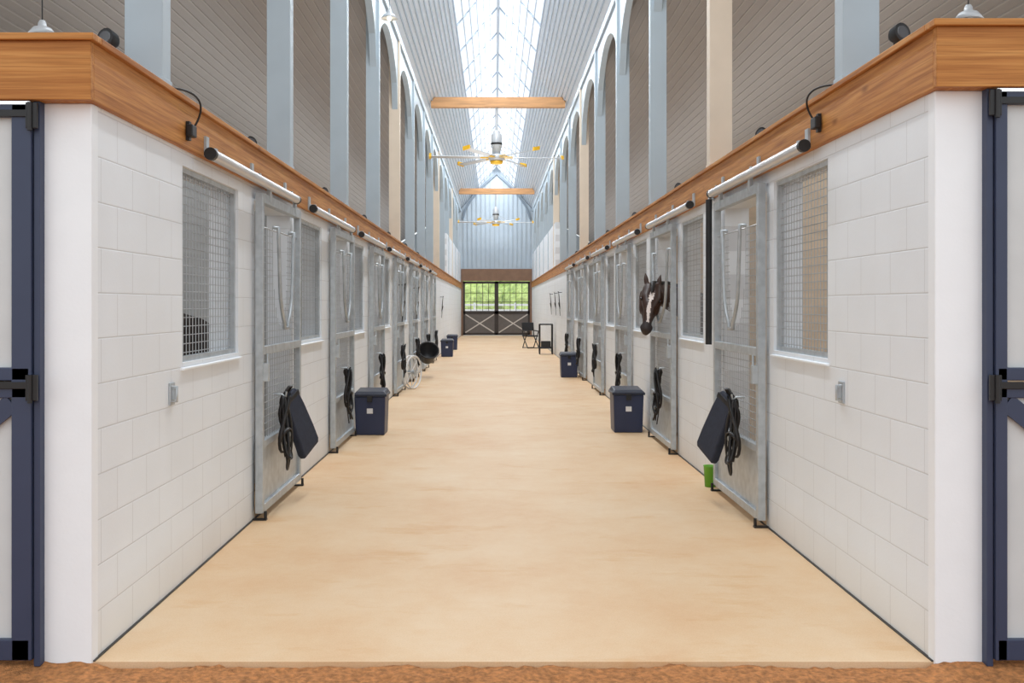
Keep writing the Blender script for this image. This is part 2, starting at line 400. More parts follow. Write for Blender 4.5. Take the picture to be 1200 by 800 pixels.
def barn_door(x0, x1, z0, z1, y, idx):
    e = struct(empty('door_%d' % idx, ((x0+x1)/2, y, z0)), 'dark brown sliding barn door with glazed top and crossed braces', 'door')
    w = (x1-x0)/2; h = z1-z0; t = 0.03; zm = 1.19-z0
    f = MB()
    f.box(-w, -w+.10, -t, t, 0, h); f.box(w-.10, w, -t, t, 0, h); f.box(-w, w, -t, t, h-.12, h); f.box(-w, w, -t, t, 0, .12); f.box(-w, w, -t, t, zm-.08, zm+.08)
    f.to('door_frame', M_DKBR, e)
    m = MB()
    for i in (1, 2, 3, 4): xx = -w+.10+(2*w-.2)*i/5; m.box(xx-.014, xx+.014, -.03, .012, zm+.08, h-.12)
    for i in (1, 2): zz = zm+.08+(h-.22-zm)*i/3; m.box(-w+.10, w-.10, -.03, .012, zz-.012, zz+.012)
    m.to('muntins', M_DKBR, e)
    MB().box(-w+.10, w-.10, -.003, .003, zm+.08, h-.12).to('glass', M_GLASS, e)
    MB().box(-w+.10, w-.10, -.01, .01, .12, zm-.08).to('lower_panel', M_GATE, e)
    X = MB(); a = (w-.10); zc = (.12+zm-.08)/2; hz = (zm-.2)/2
    for q in (-1, 1):
        d = Vector((a, 0, q*hz)); pr = Vector((-q*hz, 0, a)).normalized()
        X.obox((0, -.02-0.004*q, zc), d*0.97, pr*.03, (0, .008, 0))
    X.to('cross_brace', M_BRACE, e)
barn_door(XL+0.1, RX, 0.02, 2.80, YE+0.02, 1)
barn_door(RX, XR-0.1, 0.02, 2.80, YE+0.02, 2)

bm = bmesh.new()
for i in range(34):
    r = random.uniform(1.0, 1.9)
    mt = Matrix.Translation((random.uniform(-9, 9), 70+random.uniform(-1, 3), random.uniform(0.8, 3.0)))
    ret = bmesh.ops.create_icosphere(bm, subdivisions=4, radius=r, matrix=mt)
    for v in ret['verts']:
        v.co += (v.co-mt.translation).normalized()*0.5*noise.noise(v.co*2.2)
me = bpy.data.meshes.new('hedge'); bm.to_mesh(me); bm.free(); me.materials.append(M_LEAF)
o = bpy.data.objects.new('hedge', me); COL.objects.link(o); tag(o, 'bright green leafy hedge outside the end doors', 'hedge', kind='stuff')
e = tag(empty('fence', (0, 61, -0.13)), 'white rail fence standing outside the end doors', 'fence')
for zz in (0.5, 0.95, 1.4, 1.72): MB().box(-6, 6, -0.02, 0.02, zz-0.06, zz+0.06).to('rail', M_FENCE, e)
for i in range(6): MB().box(-6+2.4*i-.06, -6+2.4*i+.06, 0.02, 0.12, 0, 1.85).to('fence_post', M_FENCE, e)

# ---------------------------------------------------------------- timber beams
for s in (-1, 1):
    X = XW[s]; z0, z1 = BOT[s], TOP[s]
    e = tag(empty('timber_beam', (X, 4.42, z0)), 'orange-brown oiled timber beam capping the stall wall', 'beam', group='timber wall-top beams')
    h = z1-z0
    MB().box(-s*0.03, s*0.25, 0.022, YE-4.42-0.07, 0.0, h-0.03).to('beam_board', M_WOOD, e, bevel=0.004)
    MB().box(-s*0.032, s*3.95, -0.02, 0.02, 0.0, h-0.03).to('front_board', M_WOODX, e, bevel=0.004)
    MB().box(-s*0.05, s*0.25, 0.062, YE-4.42-0.07, h-0.03, h).to('cap_board', M_WOOD, e, bevel=0.004)
    MB().box(-s*0.05, s*3.95, -0.04, 0.06, h-0.03, h).to('cap_board', M_WOODX, e, bevel=0.004)

# ---------------------------------------------------------------- posts and arches
cream = {-1: (4, 8, 11), 1: (1, 5, 8)}
for s in (-1, 1):
    X = XW[s]; y0, sp = PY[s]; n = int((YE-1-y0)/sp)+1
    cache = {}
    for k in range(n):
        m = M_CREAM if k in cream[s] else M_POST
        key = m.name
        if key not in cache:
            b = MB(); b.box(0.0, s*0.2, -0.07, 0.07, 0, EZ-0.16-TOP[s]); b.box(-s*0.006, s*0.206, -0.078, 0.078, 0, 0.05)
            cache[key] = b.to('roof_post', m, bevel=0.004); o = cache[key]
        else:
            o = cache[key].copy(); COL.objects.link(o)
        o.location = (X, y0+k*sp+0.07, TOP[s])
        tag(o, ('cream-toned' if m is M_CREAM else 'blue-grey')+' square steel post standing on the timber beam', 'post', group='clerestory posts')
    A = None
    for k in range(n-1):
        if A is None:
            b = MB(); L0 = sp-0.14; N = 20; zb, zt = 5.15, EZ-0.16
            lo = []
            for i in range(N+1):
                u = -1+2*i/N; lo.append((L0*(i/N), zb+1.05*math.sqrt(max(0, 1-u*u))))
            for i in range(N):
                (ya, za_), (yb, zb_) = lo[i], lo[i+1]
                b.prismx([(ya, za_), (yb, zb_), (yb, zt), (ya, zt)], s*0.04, s*0.14)
            A = b.to('arched_panel', M_POST); o = A
        else:
            o = A.copy(); COL.objects.link(o)
        o.location = (X, y0+k*sp+0.14, 0)
        tag(o, 'blue-grey arched panel spanning between two posts', 'arch', group='clerestory arches')

for i, y in enumerate((26.3, 46.7)):
    o = MB().box(-1.66, 1.74, -0.08, 0.08, -0.13, 0.13).to('tie_beam', M_WOODT, loc=(0.04, y, 6.69), bevel=0.005)
    tag(o, 'light brown timber tie beam spanning the roof', 'beam', group='timber tie beams')

# ---------------------------------------------------------------- fans
def fan(loc):
    e = tag(empty('ceiling_fan', loc), 'large six-blade industrial ceiling fan with yellow blade tips', 'fan', group='industrial ceiling fans')
    top = 6.56-loc[2]
    MB().rod((0, 0, 0.3), (0, 0, top), 0.03).to('drop_rod', M_ALU, e)
    MB().lathe([(0.02, 0.72), (0.09, 0.70), (0.10, 0.64), (0.13, 0.60), (0.14, 0.3), (0.11, 0.26), (0.10, 0.12)]).to('motor_housing', M_ALU, e)
    MB().lathe([(0.145, 0.40), (0.15, 0.39), (0.15, 0.36), (0.145, 0.35)]).to('housing_band', M_BLACK, e)
    MB().lathe([(0.10, 0.12), (0.2, 0.10), (0.21, -0.01), (0.17, -0.05), (0.02, -0.06)]).to('hub', M_ALU, e)
    MB().lathe([(0.1, -0.06), (0.17, -0.065), (0.15, -0.13), (0.02, -0.15)]).to('hub_cap', M_YEL, e)
    wires = MB()
    for k in range(6):
        a = k*math.pi/3+0.08
        d = Vector((math.cos(a), math.sin(a), 0)); p = Vector((-d.y, d.x, 0)); up = Vector((0, 0, 1))
        b = MB(); tilt = (p*0.075+up*0.016); nn = d.cross(tilt).normalized()
        b.obox(d*0.93+up*0.03, d*0.72, tilt, nn*0.008)
        bl = b.to('blade', M_ALU, e)
        b = MB(); b.obox(d*1.68+up*0.05, d*0.03, tilt*1.15, up*0.045); b.to('blade_tip', M_YEL, bl)
        b = MB(); b.obox(d*0.29+up*0.03, d*0.12, p*0.05, up*0.022); b.to('blade_clamp', M_YEL, bl)
        wires.rod(d*0.12+up*0.33, d*0.8+up*0.05, 0.006, n=5)
    wires.to('guy_wires', M_ALU, e)
    return e
fan((0.04, 26.3, 5.27)); fan((0.04, 46.7, 5.27))

# ---------------------------------------------------------------- windows
wi = 10
for s in (-1, 1):
    w = WY[s][1]-WY[s][0]; z0, z1 = WZ[s]; h = z1-z0
    tmpl = None
    for k in range(NST[s]):
        wi += 1; loc = (XW[s], WY[s][0]+k*SP[s], z0)
        if tmpl is None:
            e = empty('window_%d' % wi, loc); tmpl = e
            f = MB(); t = 0.03
            for (a, b_, c, d) in ((0, t, 0, h), (w-t, w, 0, h), (0, w, 0, t), (0, w, h-t, h)):
                f.box(s*0.02, s*0.06, a, b_, c, d)
            f.to('mesh_frame', M_GALV, e)
            m = MB(); n = int(w/0.06)
            for i in range(1, n): yy = w*i/n; m.rod((s*0.035, yy, 0.02), (s*0.035, yy, h-0.02), 0.0030, n=4)
            n = int(h/0.05)
            for i in range(1, n): zz = h*i/n; m.rod((s*0.041, 0.02, zz), (s*0.041, w-0.02, zz), 0.0034, n=4)
            m.to('wire_mesh', M_WIRE, e)
            MB().prism([(-s*0.02, -0.04), (-s*0.02, -0.03), (s*0.19, 0.004), (s*0.19, -0.04)], -0.03, w+0.03).to('sill', M_TRIM, e)
        else:
            e = dup(tmpl, loc, 'window_%d' % wi)
        struct(e, 'stall window with galvanised wire mesh grille and white sill', 'window')

# ---------------------------------------------------------------- sliding stall doors
def make_door(s, loc, idx, notch=0.52, wide=1.0):
    e = empty('door_%d' % idx, loc)
    H = DTOP[s]; a, c = -s*0.08, -s*0.025; w = DW; fr = 0.055
    f = MB()
    f.box(a, c, 0, fr, 0.05, H); f.box(a, c, w-fr, w, 0.05, H)
    for z0, z1 in ((0.05, 0.11), (0.52, 0.57), (1.19, 1.25), (H-0.07, H)): f.box(a, c, fr, w-fr, z0, z1)
    f.to('door_frame', M_GALV, e, bevel=0.004)
    m = MB(); x = -s*0.05
    MB().box(x-0.004, x+0.004, fr, w-fr, 0.11, 0.52).to('kick_panel', M_GALV, e)
    cy, zb, zt = w*notch, 1.38, 2.12
    def half(z):
        t = (z-zb)/(zt-zb)
        if t <= 0: return 0
        return (0.20*min(1, (t*3.2))**0.5+0.10*t)*wide
    def inside(y, z): return z > zb and abs(y-cy) < half(z)
    if wide > 1.3: m.rod((x, cy+half(zt), zt), (x, w-fr, zt), 0.006, n=4)
    else: m.rod((x, fr, zt), (x, w-fr, zt), 0.006, n=4)
    n = int((w-2*fr)/0.058)
    for i in range(1, n):
        y = fr+(w-2*fr)*i/n
        m.rod((x, y, 0.57), (x, y, 1.19), 0.0031, n=4)
        z = 1.25
        while z < zt and not inside(y, z): z += 0.01
        m.rod((x, y, 1.25), (x, y, min(z, zt)), 0.0031, n=4)
    for z_a, z_b in ((0.57, 1.19), (1.25, zt)):
        n = int((z_b-z_a)/0.05)
        for i in range(1, n):
            z = z_a+(z_b-z_a)*i/n; hh = half(z) if z > zb else 0
            if hh > 0:
                if cy-hh > fr: m.rod((x+s*.006, fr, z), (x+s*.006, cy-hh, z), 0.0034, n=4)
                m.rod((x+s*.006, cy+hh, z), (x+s*.006, w-fr, z), 0.0034, n=4)
            else: m.rod((x+s*.006, fr, z), (x+s*.006, w-fr, z), 0.0034, n=4)
    m.to('wire_mesh', M_WIRE, e)
    pts = []
    for i in range(13): z = zt+0.02-(zt-zb)*i/12; pts.append((-s*0.095, cy-half(z)-0.0, z))
    pts += [(-s*0.095, cy-0.07, zb-0.01), (-s*0.095, cy+0.07, zb-0.01)]
    for i in range(12, -1, -1): z = zt+0.02-(zt-zb)*i/12; pts.append((-s*0.095, cy+half(z), z))
    pts = [(-s*0.05, pts[0][1], pts[0][2])]+pts+[(-s*0.05, pts[-1][1], pts[-1][2])]
    MB().path(pts, 0.015, 8).to('yoke_bar', M_GALV, e)
    b = MB(); b.box(-s*0.12, -s*0.08, 0.0, 0.05, 1.0, 1.13); b.rod((-s*0.11, 0.025, 1.02), (-s*0.11, 0.025, 1.2), 0.008)
    b.to('latch', M_GALV, e, bevel=0.003)
    for yy in (0.0, w-0.05):
        b = MB()
        b.box(-s*0.105, -s*0.005, yy, yy+0.04, 0.0, 0.012); b.rod((-s*0.095, yy+0.02, 0.01), (-s*0.095, yy+0.02, 0.065), 0.011)
        b.to('floor_guide', M_BLACK, e)
    for yy in (0.25, w-0.25):
        MB().box(-s*0.085, -s*0.06, yy-0.03, yy+0.03, H-0.05, H+0.06).to('hanger', M_GALV, e)
    return e
di = 2
for s in (-1, 1):
    t = None
    for k in range(NST[s]):
        di += 1; loc = (XW[s], DY[s]+k*SP[s], 0)
        if s == 1 and k == 1: t2 = make_door(s, loc, di, 0.45, 1.75)
        else: t2 = make_door(s, loc, di) if t is None else dup(t, loc, 'door_%d' % di)
        if t is None: t = t2
        struct(t2, 'galvanised sliding stall door with wire mesh and curved yoke bar', 'door')
    t = None
    for k in range(NST[s]):
        loc = (XW[s]-s*0.10, (6.0 if s < 0 else 6.05)+k*SP[s], BOT[s]+0.005)
        if t is None:
            e = empty('door_track', loc); t = e
            MB().rod((0, 0.04, 0), (0, 2.6, 0), 0.034, n=16).to('track_cover', M_TRACK, e)
            MB().rod((0, 0, 0), (0, 0.04, 0), 0.037, n=16).to('end_cap', M_BLACK, e)
            MB().rod((0, 2.6, 0), (0, 2.64, 0), 0.037, n=16).to('end_cap', M_BLACK, e)
            for yy in (0.15, 1.3, 2.45):
                b = MB(); b.box(0, s*0.07, yy-0.02, yy+0.02, 0.02, 0.05); b.box(s*0.055, s*0.07, yy-0.03, yy+0.03, 0.0, 0.12)
                b.to('bracket', M_GALV, e)
        else: e = dup(t, loc)
        tag(e, 'white tubular sliding door track with black end caps', 'door track', group='sliding door tracks')

# ---------------------------------------------------------------- front navy doors
for s in (-1, 1):
    X = XW[s]+s*0.2; di += 1
    e = struct(empty('door_%d' % di, (X, 4.47, 0.0)), 'navy framed dutch door with pale ribbed panels', 'door')
    w = 1.42; H = BOT[s]-0.0
    f = MB(); st = 0.085 if s < 0 else 0.05
    MB().box(-s*0.0, s*0.028, -0.03, 0.03, 0, H).to('jamb', M_NAVY, e, bevel=0.003)
    f.box(s*0.032, s*(0.032+st), -0.045, 0.0, 0.03, H-0.015); f.box(s*(w-0.1), s*w, -0.045, 0.0, 0.03, H-0.015)
    for z0, z1 in ((0.03, 0.12), (1.15, 1.215), (1.225, 1.28), (H-0.07, H-0.015)): f.box(s*0.04, s*w, -0.045, 0.0, z0, z1)
    f.to('door_frame', M_NAVY, e, bevel=0.004)
    br = MB(); p0 = Vector((s*(0.032+st), -0.036, 1.13)); p1 = Vector((s*(w-0.1), -0.036, 0.14)); dd = (p1-p0)/2
    br.obox((p0+p1)/2, dd, Vector((-dd.z, 0, dd.x)).normalized()*0.04, (0, 0.006, 0)); br.to('diagonal_brace', M_NAVY, e)
    for z0, z1 in ((0.12, 1.15), (1.28, H-0.07)):
        p = MB(); p.box(s*(0.032+st), s*(w-0.1), -0.02, -0.01, z0, z1)
        for i in range(1, 12):
            xx = 0.04+st+(w-0.2)*i/12; p.box(s*(xx-0.008), s*(xx+0.008), -0.03, -0.02, z0, z1)
        p.to('door_panel', M_PANEL, e)
    for zz in (1.16, H-0.10):
        h = MB()
        h.box(-s*0.0, s*0.05, -0.06, -0.045, zz-0.02, zz+0.09); h.rod((s*0.03, -0.062, zz-0.03), (s*0.03, -0.062, zz+0.09), 0.011)
        h.box(s*0.03, s*0.22, -0.055, -0.046, zz+0.03, zz+0.06)
        h.to('strap_hinge', M_BLACK, e, bevel=0.002)

# ---------------------------------------------------------------- wall fittings
def outlet(s, y, z):
    e = tag(empty('wall_latch_plate', (XW[s], y, z)), 'small galvanised latch plate screwed to the block wall', 'latch', group='wall latch plates')
    MB().box(0, -s*0.012, -0.04, 0.04, -0.06, 0.06).to('plate', M_GALV, e, bevel=0.003)
    b = MB(); b.path([(0, -0.025, 0.04), (-s*0.04, -0.025, 0.04), (-s*0.04, -0.025, -0.04), (0, -0.025, -0.04)], 0.008, 6)
    b.box(-s*0.01, -s*0.03, -0.02, 0.03, -0.03, 0.03); b.to('catch', M_GALV, e)
outlet(-1, 5.59, 1.07); outlet(1, 5.69, 1.07)

def beam_light(s, y, z):
    e = tag(empty('beam_floodlight', (XW[s]-s*0.03, y, z)), 'small black floodlight with looping cable on the timber beam', 'light fixture', group='beam floodlights')
    MB().box(-s*0.01, -s*0.045, -0.045, 0.045, -0.035, 0.03).to('lamp_body', M_BLACK, e, bevel=0.006)
    MB().box(0, -s*0.02, -0.02, 0.02, -0.055, 0.05).to('bracket', M_BLACK, e)
    A0 = Vector((s*0.02, -0.22, TOP[s]-z+0.012)); B0 = Vector((-s*0.03, 0.03, 0.02))
    c = MB(); pts = []
    for i in range(17):
        t = i/16
        p = A0*(1-t)+B0*t
        pts.append((p.x-s*0.07*math.sin(math.pi*t), p.y+0.12*math.sin(math.pi*t)*t, p.z+0.06*math.sin(math.pi*t)))
    c.path(pts, 0.006, 6); c.to('cable', M_BLACK, e)
beam_light(-1, 5.78, 2.52); beam_light(1, 5.98, 2.60)

def spot(loc, yaw, k=1.0, hb=0.09):
    e = tag(empty('spotlight', loc), 'small round black spotlight with clear lens on a bracket', 'spotlight', group='stall spotlights')
    d = Vector((math.sin(yaw), -math.cos(yaw), 0.15)).normalized()
    a = MB(); a.path([-d*0.07*k, -d*0.04*k, d*0.03*k], [0.03*k, 0.055*k, 0.065*k], 16); a.to('lamp_head', M_BLACK, e)
    a = MB(); a.path([d*0.03*k, d*0.036*k], [0.046*k, 0.042*k], 16); a.to('lens', M_LENS, e)
    a = MB(); a.path([(0, 0, 0), (0, 0.05, -0.02), (0, 0.05, -hb+.01)], 0.012, 6); a.box(-0.03, 0.03, 0.02, 0.08, -hb-0.01, -hb+.01); a.to('bracket', M_BLACK, e)
spot((XL-0.20, 5.22, 2.885), -0.4, 0.8, 0.18); spot((XR+0.20, 5.40, 2.96), 0.4, 0.8, 0.195)
for s in (-1, 1):
    for k in range(6):
        spot((XW[s]+s*0.12, (7.9 if s < 0 else 7.85)+k*SP[s], TOP[s]+0.08), -s*0.9, 0.8, 0.07)

def pendant(loc, top, lit=False, lab='galvanised dome pendant lamp on a black cord', r=0.17):
    e = tag(empty('pendant_lamp', loc), lab, 'lamp', group='dome pendant lamps')
    k = r/0.17
    MB().lathe([(0.03*k, 0.13*k), (0.045*k, 0.10*k), (0.05*k, 0.06*k), (r*0.6, 0.04*k), (r, -0.05*k), (r*0.97, -0.05*k), (r*0.55, 0.03*k), (0.03*k, 0.05*k)]).to('lamp_shade', M_ALU, e)
    MB().lathe([(0.0, -0.09*k), (0.03*k, -0.08*k), (0.045*k, -0.04*k), (0.03*k, 0.0), (0.02*k, 0.04*k)]).to('bulb', M_BULB if lit else M_PANEL, e)
    MB().rod((0, 0, 0.12*k), (0, 0, top-loc[2]), 0.004, n=6).to('cord', M_BLACK, e)
pendant((-2.62, 6.0, 3.13), 6.17, r=0.085); pendant((2.74, 6.0, 3.22), 6.1, r=0.085)
pendant((-1.62, 15.9, 5.98), 6.75, True, 'lit dome lamp glowing warm beside a post', 0.13)

# ---------------------------------------------------------------- halters, bags
def drop(b, rnd, s, w, L_, x0, r, flat=0.5, tilt=0.0, n=22):
    ph = rnd.uniform(0, 6); pts = []
    for i in range(n):
        a = 2*math.pi*i/n
        u = (1-math.cos(a))/2
        y = w*math.sin(a)*(0.25+0.75*u)+tilt*u+0.012*math.sin(3*a+ph)
        pts.append((-s*(x0+0.02*math.sin(a*2+ph)+0.02*u), y, -L_*u**0.85+0.01*math.sin(4*a+ph)))
    b.path(pts, r, 6, cyc=True, flat=flat)
def halter(s, loc, seed=0):
    rnd = random.Random(seed)
    e = empty('halter', loc); b = MB()
    drop(b, rnd, s, 0.07, 0.30, 0.03, 0.014, 0.35, 0.02)
    drop(b, rnd, s, 0.12, 0.42, 0.04, 0.015, 0.35, -0.06)
    drop(b, rnd, s, 0.06, 0.50, 0.05, 0.013, 0.35, 0.07)
    b.path([(-s*(0.06+0.03*math.sin(a)), 0.0+0.10*math.cos(a), -0.30+0.05*math.sin(a)-0.02*math.cos(a)) for a in [2*math.pi*i/18 for i in range(18)]], 0.016, 6, cyc=True, flat=0.4)
    b.to('strap', M_LEATH, e)
    for j in range(2):
        y0 = rnd.uniform(-0.09, 0.09); L2 = rnd.uniform(0.45, 0.62)
        b = MB(); b.path([(-s*0.04, y0*0.3, -0.02), (-s*0.06, y0, -0.2), (-s*0.05, y0*1.4, -L2*0.7), (-s*0.07, y0*0.9, -L2)], [0.014, 0.014, 0.014, 0.018], 6, flat=0.4)
        b.to('hanging_strap', M_LEATH, e)
    b = MB()
    drop(b, rnd, s, 0.11, 0.56, 0.06, 0.011, 1, 0.04); drop(b, rnd, s, 0.08, 0.47, 0.07, 0.011, 1, -0.07)
    b.to('lead_rope', M_BLACK, e)
    MB().path([(s*0.03, 0, 0.01), (-s*0.03, 0, 0.01), (-s*0.06, 0, -0.01), (-s*0.065, 0, 0.03)], 0.008, 6).to('hook', M_GALV, e)
    for z in (-0.3, -0.42):
        MB().lathe([(0.018, -0.004), (0.024, 0), (0.018, 0.004)], (-s*0.08, 0.05, z), 12, 'x').to('metal_ring', M_GALV, e)
    return e
def bag(s, loc, sc_=1.0):
    e = empty('hanging_bag', loc)
    d = Vector((-s*0.22, 0.30, -0.90)).normalized(); p = Vector((-s*0.25, 1, 0.3)); p = (p-d*p.dot(d)).normalized(); n_ = d.cross(p).normalized()
    if n_.x*s > 0: n_ = -n_
    c = MB(); L_ = 0.52*sc_
    st = [(0.0, .09, .014), (.06, .11, .02), (.3, .13, .026), (.7, .145, .032), (.93, .150, .032), (1.0, .142, .022)]
    vs = []
    for t, wd, th in st:
        cen = d*(L_*t)+n_*(0.02*t)
        for i, j in ((-1, -1), (1, -1), (1, 1), (-1, 1)): vs.append(cen+p*wd*i+n_*th*j)
    fs = [(i*4+k, i*4+(k+1) % 4, (i+1)*4+(k+1) % 4, (i+1)*4+k) for i in range(len(st)-1) for k in range(4)]
    fs += [(3, 2, 1, 0), tuple((len(st)-1)*4+k for k in range(4))]
    c.add(vs, fs, False); c.to('bag_body', M_NAVYF, e, bevel=0.012)
    b = MB(); b.path([(s*0.04, -0.07, -0.03), (-s*0.01, -0.06, 0.05), (-s*0.01, 0.06, 0.05), (s*0.04, 0.07, -0.03)], 0.012, 6, flat=0.4); b.to('strap', M_LEATH, e)
    b = MB(); b.obox(d*0.05*sc_, p*0.12, n_*0.024, d*0.022); b.to('top_band', M_LEATH, e, bevel=0.004)
    return e
th = {}
for s in (-1, 1):
    for k in range(NST[s]):
        yb = DY[s]+k*SP[s]
        key = (s, k % 3)
        loc = (XW[s]-s*0.095, yb+0.45, 0.86)
        if key not in th: th[key] = halter(s, loc, k*7+3); e = th[key]
        else: e = dup(th[key], loc)
        tag(e, 'black leather halter with coiled lead rope hanging on stall door', 'halter', group='halters on stall doors')
    e = bag(s, (XW[s]-s*0.125, DY[s]+0.72, 0.86))
    tag(e, 'navy padded bag hanging slanted from stall door', 'bag', group='bags on stall doors')

e = tag(empty('hanging_strap', (XR-0.06, 8.95, 2.46)), 'long black rubber-covered chain strap hanging beside stall door', 'strap')
MB().path([(0, 0, 0), (0, 0, -0.6), (0.0, 0.01, -1.25)], 0.028, 8).to('strap_sleeve', M_BLACK, e)
MB().path([(0.05, 0, 0.0), (0, 0, 0.02), (0, 0, -0.02)], 0.012, 6).to('hook', M_GALV, e)
e = tag(empty('feed_tub', (XR-0.068, 8.86, 0.0)), 'lime green rubber tub standing by door foot', 'tub')
MB().lathe([(0.02, 0.0), (0.045, 0.0), (0.055, 0.17), (0.06, 0.18), (0.052, 0.175), (0.04, 0.012), (0.0, 0.012)], n=20).to('tub_body', M_GREEN, e)

# ---------------------------------------------------------------- feed bins
def bin_(loc, s):
    e = empty('feed_bin', loc); w, d, h = 0.37, 0.42, 0.46
    b = MB(); vs = []
    for z, k in ((0, 0.93), (h, 1.0)):
        for x, y in ((-1, -1), (1, -1), (1, 1), (-1, 1)): vs.append((x*w/2*k, y*d/2*k, z))
    b.add(vs, [(0,3,2,1),(4,5,6,7),(0,1,5,4),(1,2,6,5),(2,3,7,6),(3,0,4,7)]); b.to('bin_body', M_BIN, e, bevel=0.012)
    b = MB(); b.box(-w/2-.015, w/2+.015, -d/2-.015, d/2+.015, h, h+.03)
    vs = [(-w/2-.01, -d/2-.01, h+.03), (w/2+.01, -d/2-.01, h+.03), (w/2+.01, d/2+.01, h+.03), (-w/2-.01, d/2+.01, h+.03),
          (-w/2+.02, -d/2+.03, h+.06), (w/2-.02, -d/2+.03, h+.06), (w/2-.02, d/2-.01, h+.08), (-w/2+.02, d/2-.01, h+.08)]
    b.add(vs, [(0,3,2,1),(4,5,6,7),(0,1,5,4),(1,2,6,5),(2,3,7,6),(3,0,4,7)]); b.to('lid', M_BINL, e, bevel=0.006)
    b = MB(); b.box(-.03, .03, -d/2-.03, -d/2-.005, h-.06, h+.01); b.to('latch', M_BLACK, e, bevel=0.003)
    b = MB(); b.box(-.035, .035, -d/2-.006, -d/2+.01, h-.2, h-.14); b.to('sticker', M_TAG, e)
    return e
t = bin_((-1.49, 12.56, 0), -1); tag(t, 'navy plastic lidded feed bin on the floor by stall door', 'feed bin', group='feed bins')
for loc in ((1.625, 12.81, 0), (1.60, 22.5, 0), (-1.45, 31.5, 0), (-1.5, 36.4, 0)):
    tag(dup(t, loc), 'navy plastic lidded feed bin on the floor by stall door', 'feed bin', group='feed bins')

e = tag(empty('bucket', (-1.45, 22.4, 0.50)), 'black rubber bucket tilted out from a stall door', 'bucket'); e.rotation_euler = (math.radians(50), math.radians(16), 0)
MB().lathe([(0.0, -0.16), (0.15, -0.16), (0.21, 0.14), (0.23, 0.15), (0.21, 0.16), (0.2, 0.14), (0.14, -0.14), (0, -0.14)], n=24).to('bucket_body', M_RUBBER, e)
MB().path([(-0.21, 0, 0.14), (-0.26, 0, 0.2), (-0.22, 0, 0.14)], 0.01, 6).to('bucket_hook', M_GALV, e)
e = tag(empty('wheel_rack', (-1.54, 19.2, 0.0)), 'pale round wire wheel rack leaning against a stall door', 'rack'); e.rotation_euler = (0, 0, math.radians(-24))
b = MB()
for xx in (-0.04, 0.04):
    b.path([(xx, 0.30*math.cos(a), 0.315+0.30*math.sin(a)) for a in [2*math.pi*i/28 for i in range(28)]], 0.016, 6, cyc=True)
b.to('rim', M_TAG, e)
b = MB()
for i in range(8):
    a = math.pi*i/4; b.rod((0, 0, 0.315), (0, 0.29*math.cos(a), 0.315+0.29*math.sin(a)), 0.009, n=5)
b.to('spokes', M_TAG, e); MB().rod((-0.07, 0, 0.315), (0.07, 0, 0.315), 0.04).to('wheel_hub', M_GALV, e)

def bridle(s, loc):
    e = empty('bridle', loc); b = MB()
    for (cy, cz, ry, rz) in ((0, -.2, .1, .22), (0.03, -.36, .12, .09), (-.03, -.3, .06, .34)):
        b.path([(-s*(0.03+0.02*math.sin(a)), cy+ry*math.cos(a), cz+rz*math.sin(a)) for a in [2*math.pi*i/20 for i in range(20)]], 0.013, 6, cyc=True, flat=0.5)
    b.to('strap', M_LEATH, e); MB().path([(s*.06, 0, 0.02), (-s*0.06, 0, 0.02), (-s*0.07, 0, 0.05)], 0.01, 6).to('hook', M_BLACK, e); return e
for s, y, z in ((-1, 18.8, 1.9), (-1, 22.2, 1.9), (1, 29.5, 1.9), (1, 31.5, 1.9), (1, 34, 1.9), (-1, 33, 1.8)):
    tag(bridle(s, (XW[s]-s*(0.06 if y < 28 else 0.045), y, z)), 'dark leather bridle hanging from a wall hook', 'bridle', group='bridles on wall hooks')

def chair(loc, rot):
    e = tag(empty('folding_chair', loc), 'black folding chair standing by the wall', 'chair'); e.rotation_euler = (0, 0, rot)
    b = MB()
    for x in (-0.22, 0.22):
        b.rod((x, 0.22, 0), (x, -0.2, 0.62), 0.018); b.rod((x, -0.24, 0), (x, 0.22, 0.46), 0.018); b.rod((x, 0.2, 0.44), (x, 0.27, 0.92), 0.018)
        b.rod((x, -0.22, 0.62), (x, 0.24, 0.64), 0.02)
    for y, z in ((0.2, 0.02), (-0.22, 0.02)): b.rod((-0.22, y, z), (0.22, y, z), 0.014)
    b.to('chair_frame', M_BLACK, e)
    MB().box(-0.21, 0.21, -0.2, 0.21, 0.42, 0.47).to('seat', M_RUBBER, e, bevel=0.01)
    MB().obox((0, 0.255, 0.78), (0.22, 0, 0), (0, 0.02, 0.15), (0, 0.012, -0.002)).to('backrest', M_RUBBER, e, bevel=0.005)
chair((1.30, 37.7, 0), 0.4)
e = tag(empty('saddle_rack', (1.62, 33.0, 0)), 'black metal frame saddle rack on wheels', 'rack')
b = MB()
for x in (-0.2, 0.2):
    for y in (-0.2, 0.2): b.rod((x, y, 0.06), (x, y, 0.95), 0.022)
    b.rod((x, -0.2, 0.2), (x, 0.2, 0.2), 0.018); b.rod((x, -0.2, 0.95), (x, 0.2, 0.95), 0.022)
for y in (-0.2, 0.2): b.rod((-0.2, y, 0.95), (0.2, y, 0.95), 0.022); b.rod((-0.2, y, 0.2), (0.2, y, 0.2), 0.018)
b.to('rack_frame', M_BLACK, e)
b = MB(); b.box(-0.19, 0.19, -0.18, 0.18, 0.2, 0.24); b.box(-0.15, 0.15, -0.15, 0.15, 0.24, 0.42); b.to('shelf', M_RUBBER, e, bevel=0.01)
for x in (-0.2, 0.2):
    for y in (-0.2, 0.2): MB().lathe([(0.05, -0.015), (0.055, 0), (0.05, 0.015)], (x, y, 0.055), 14, 'x').to('wheel', M_RUBBER, e)

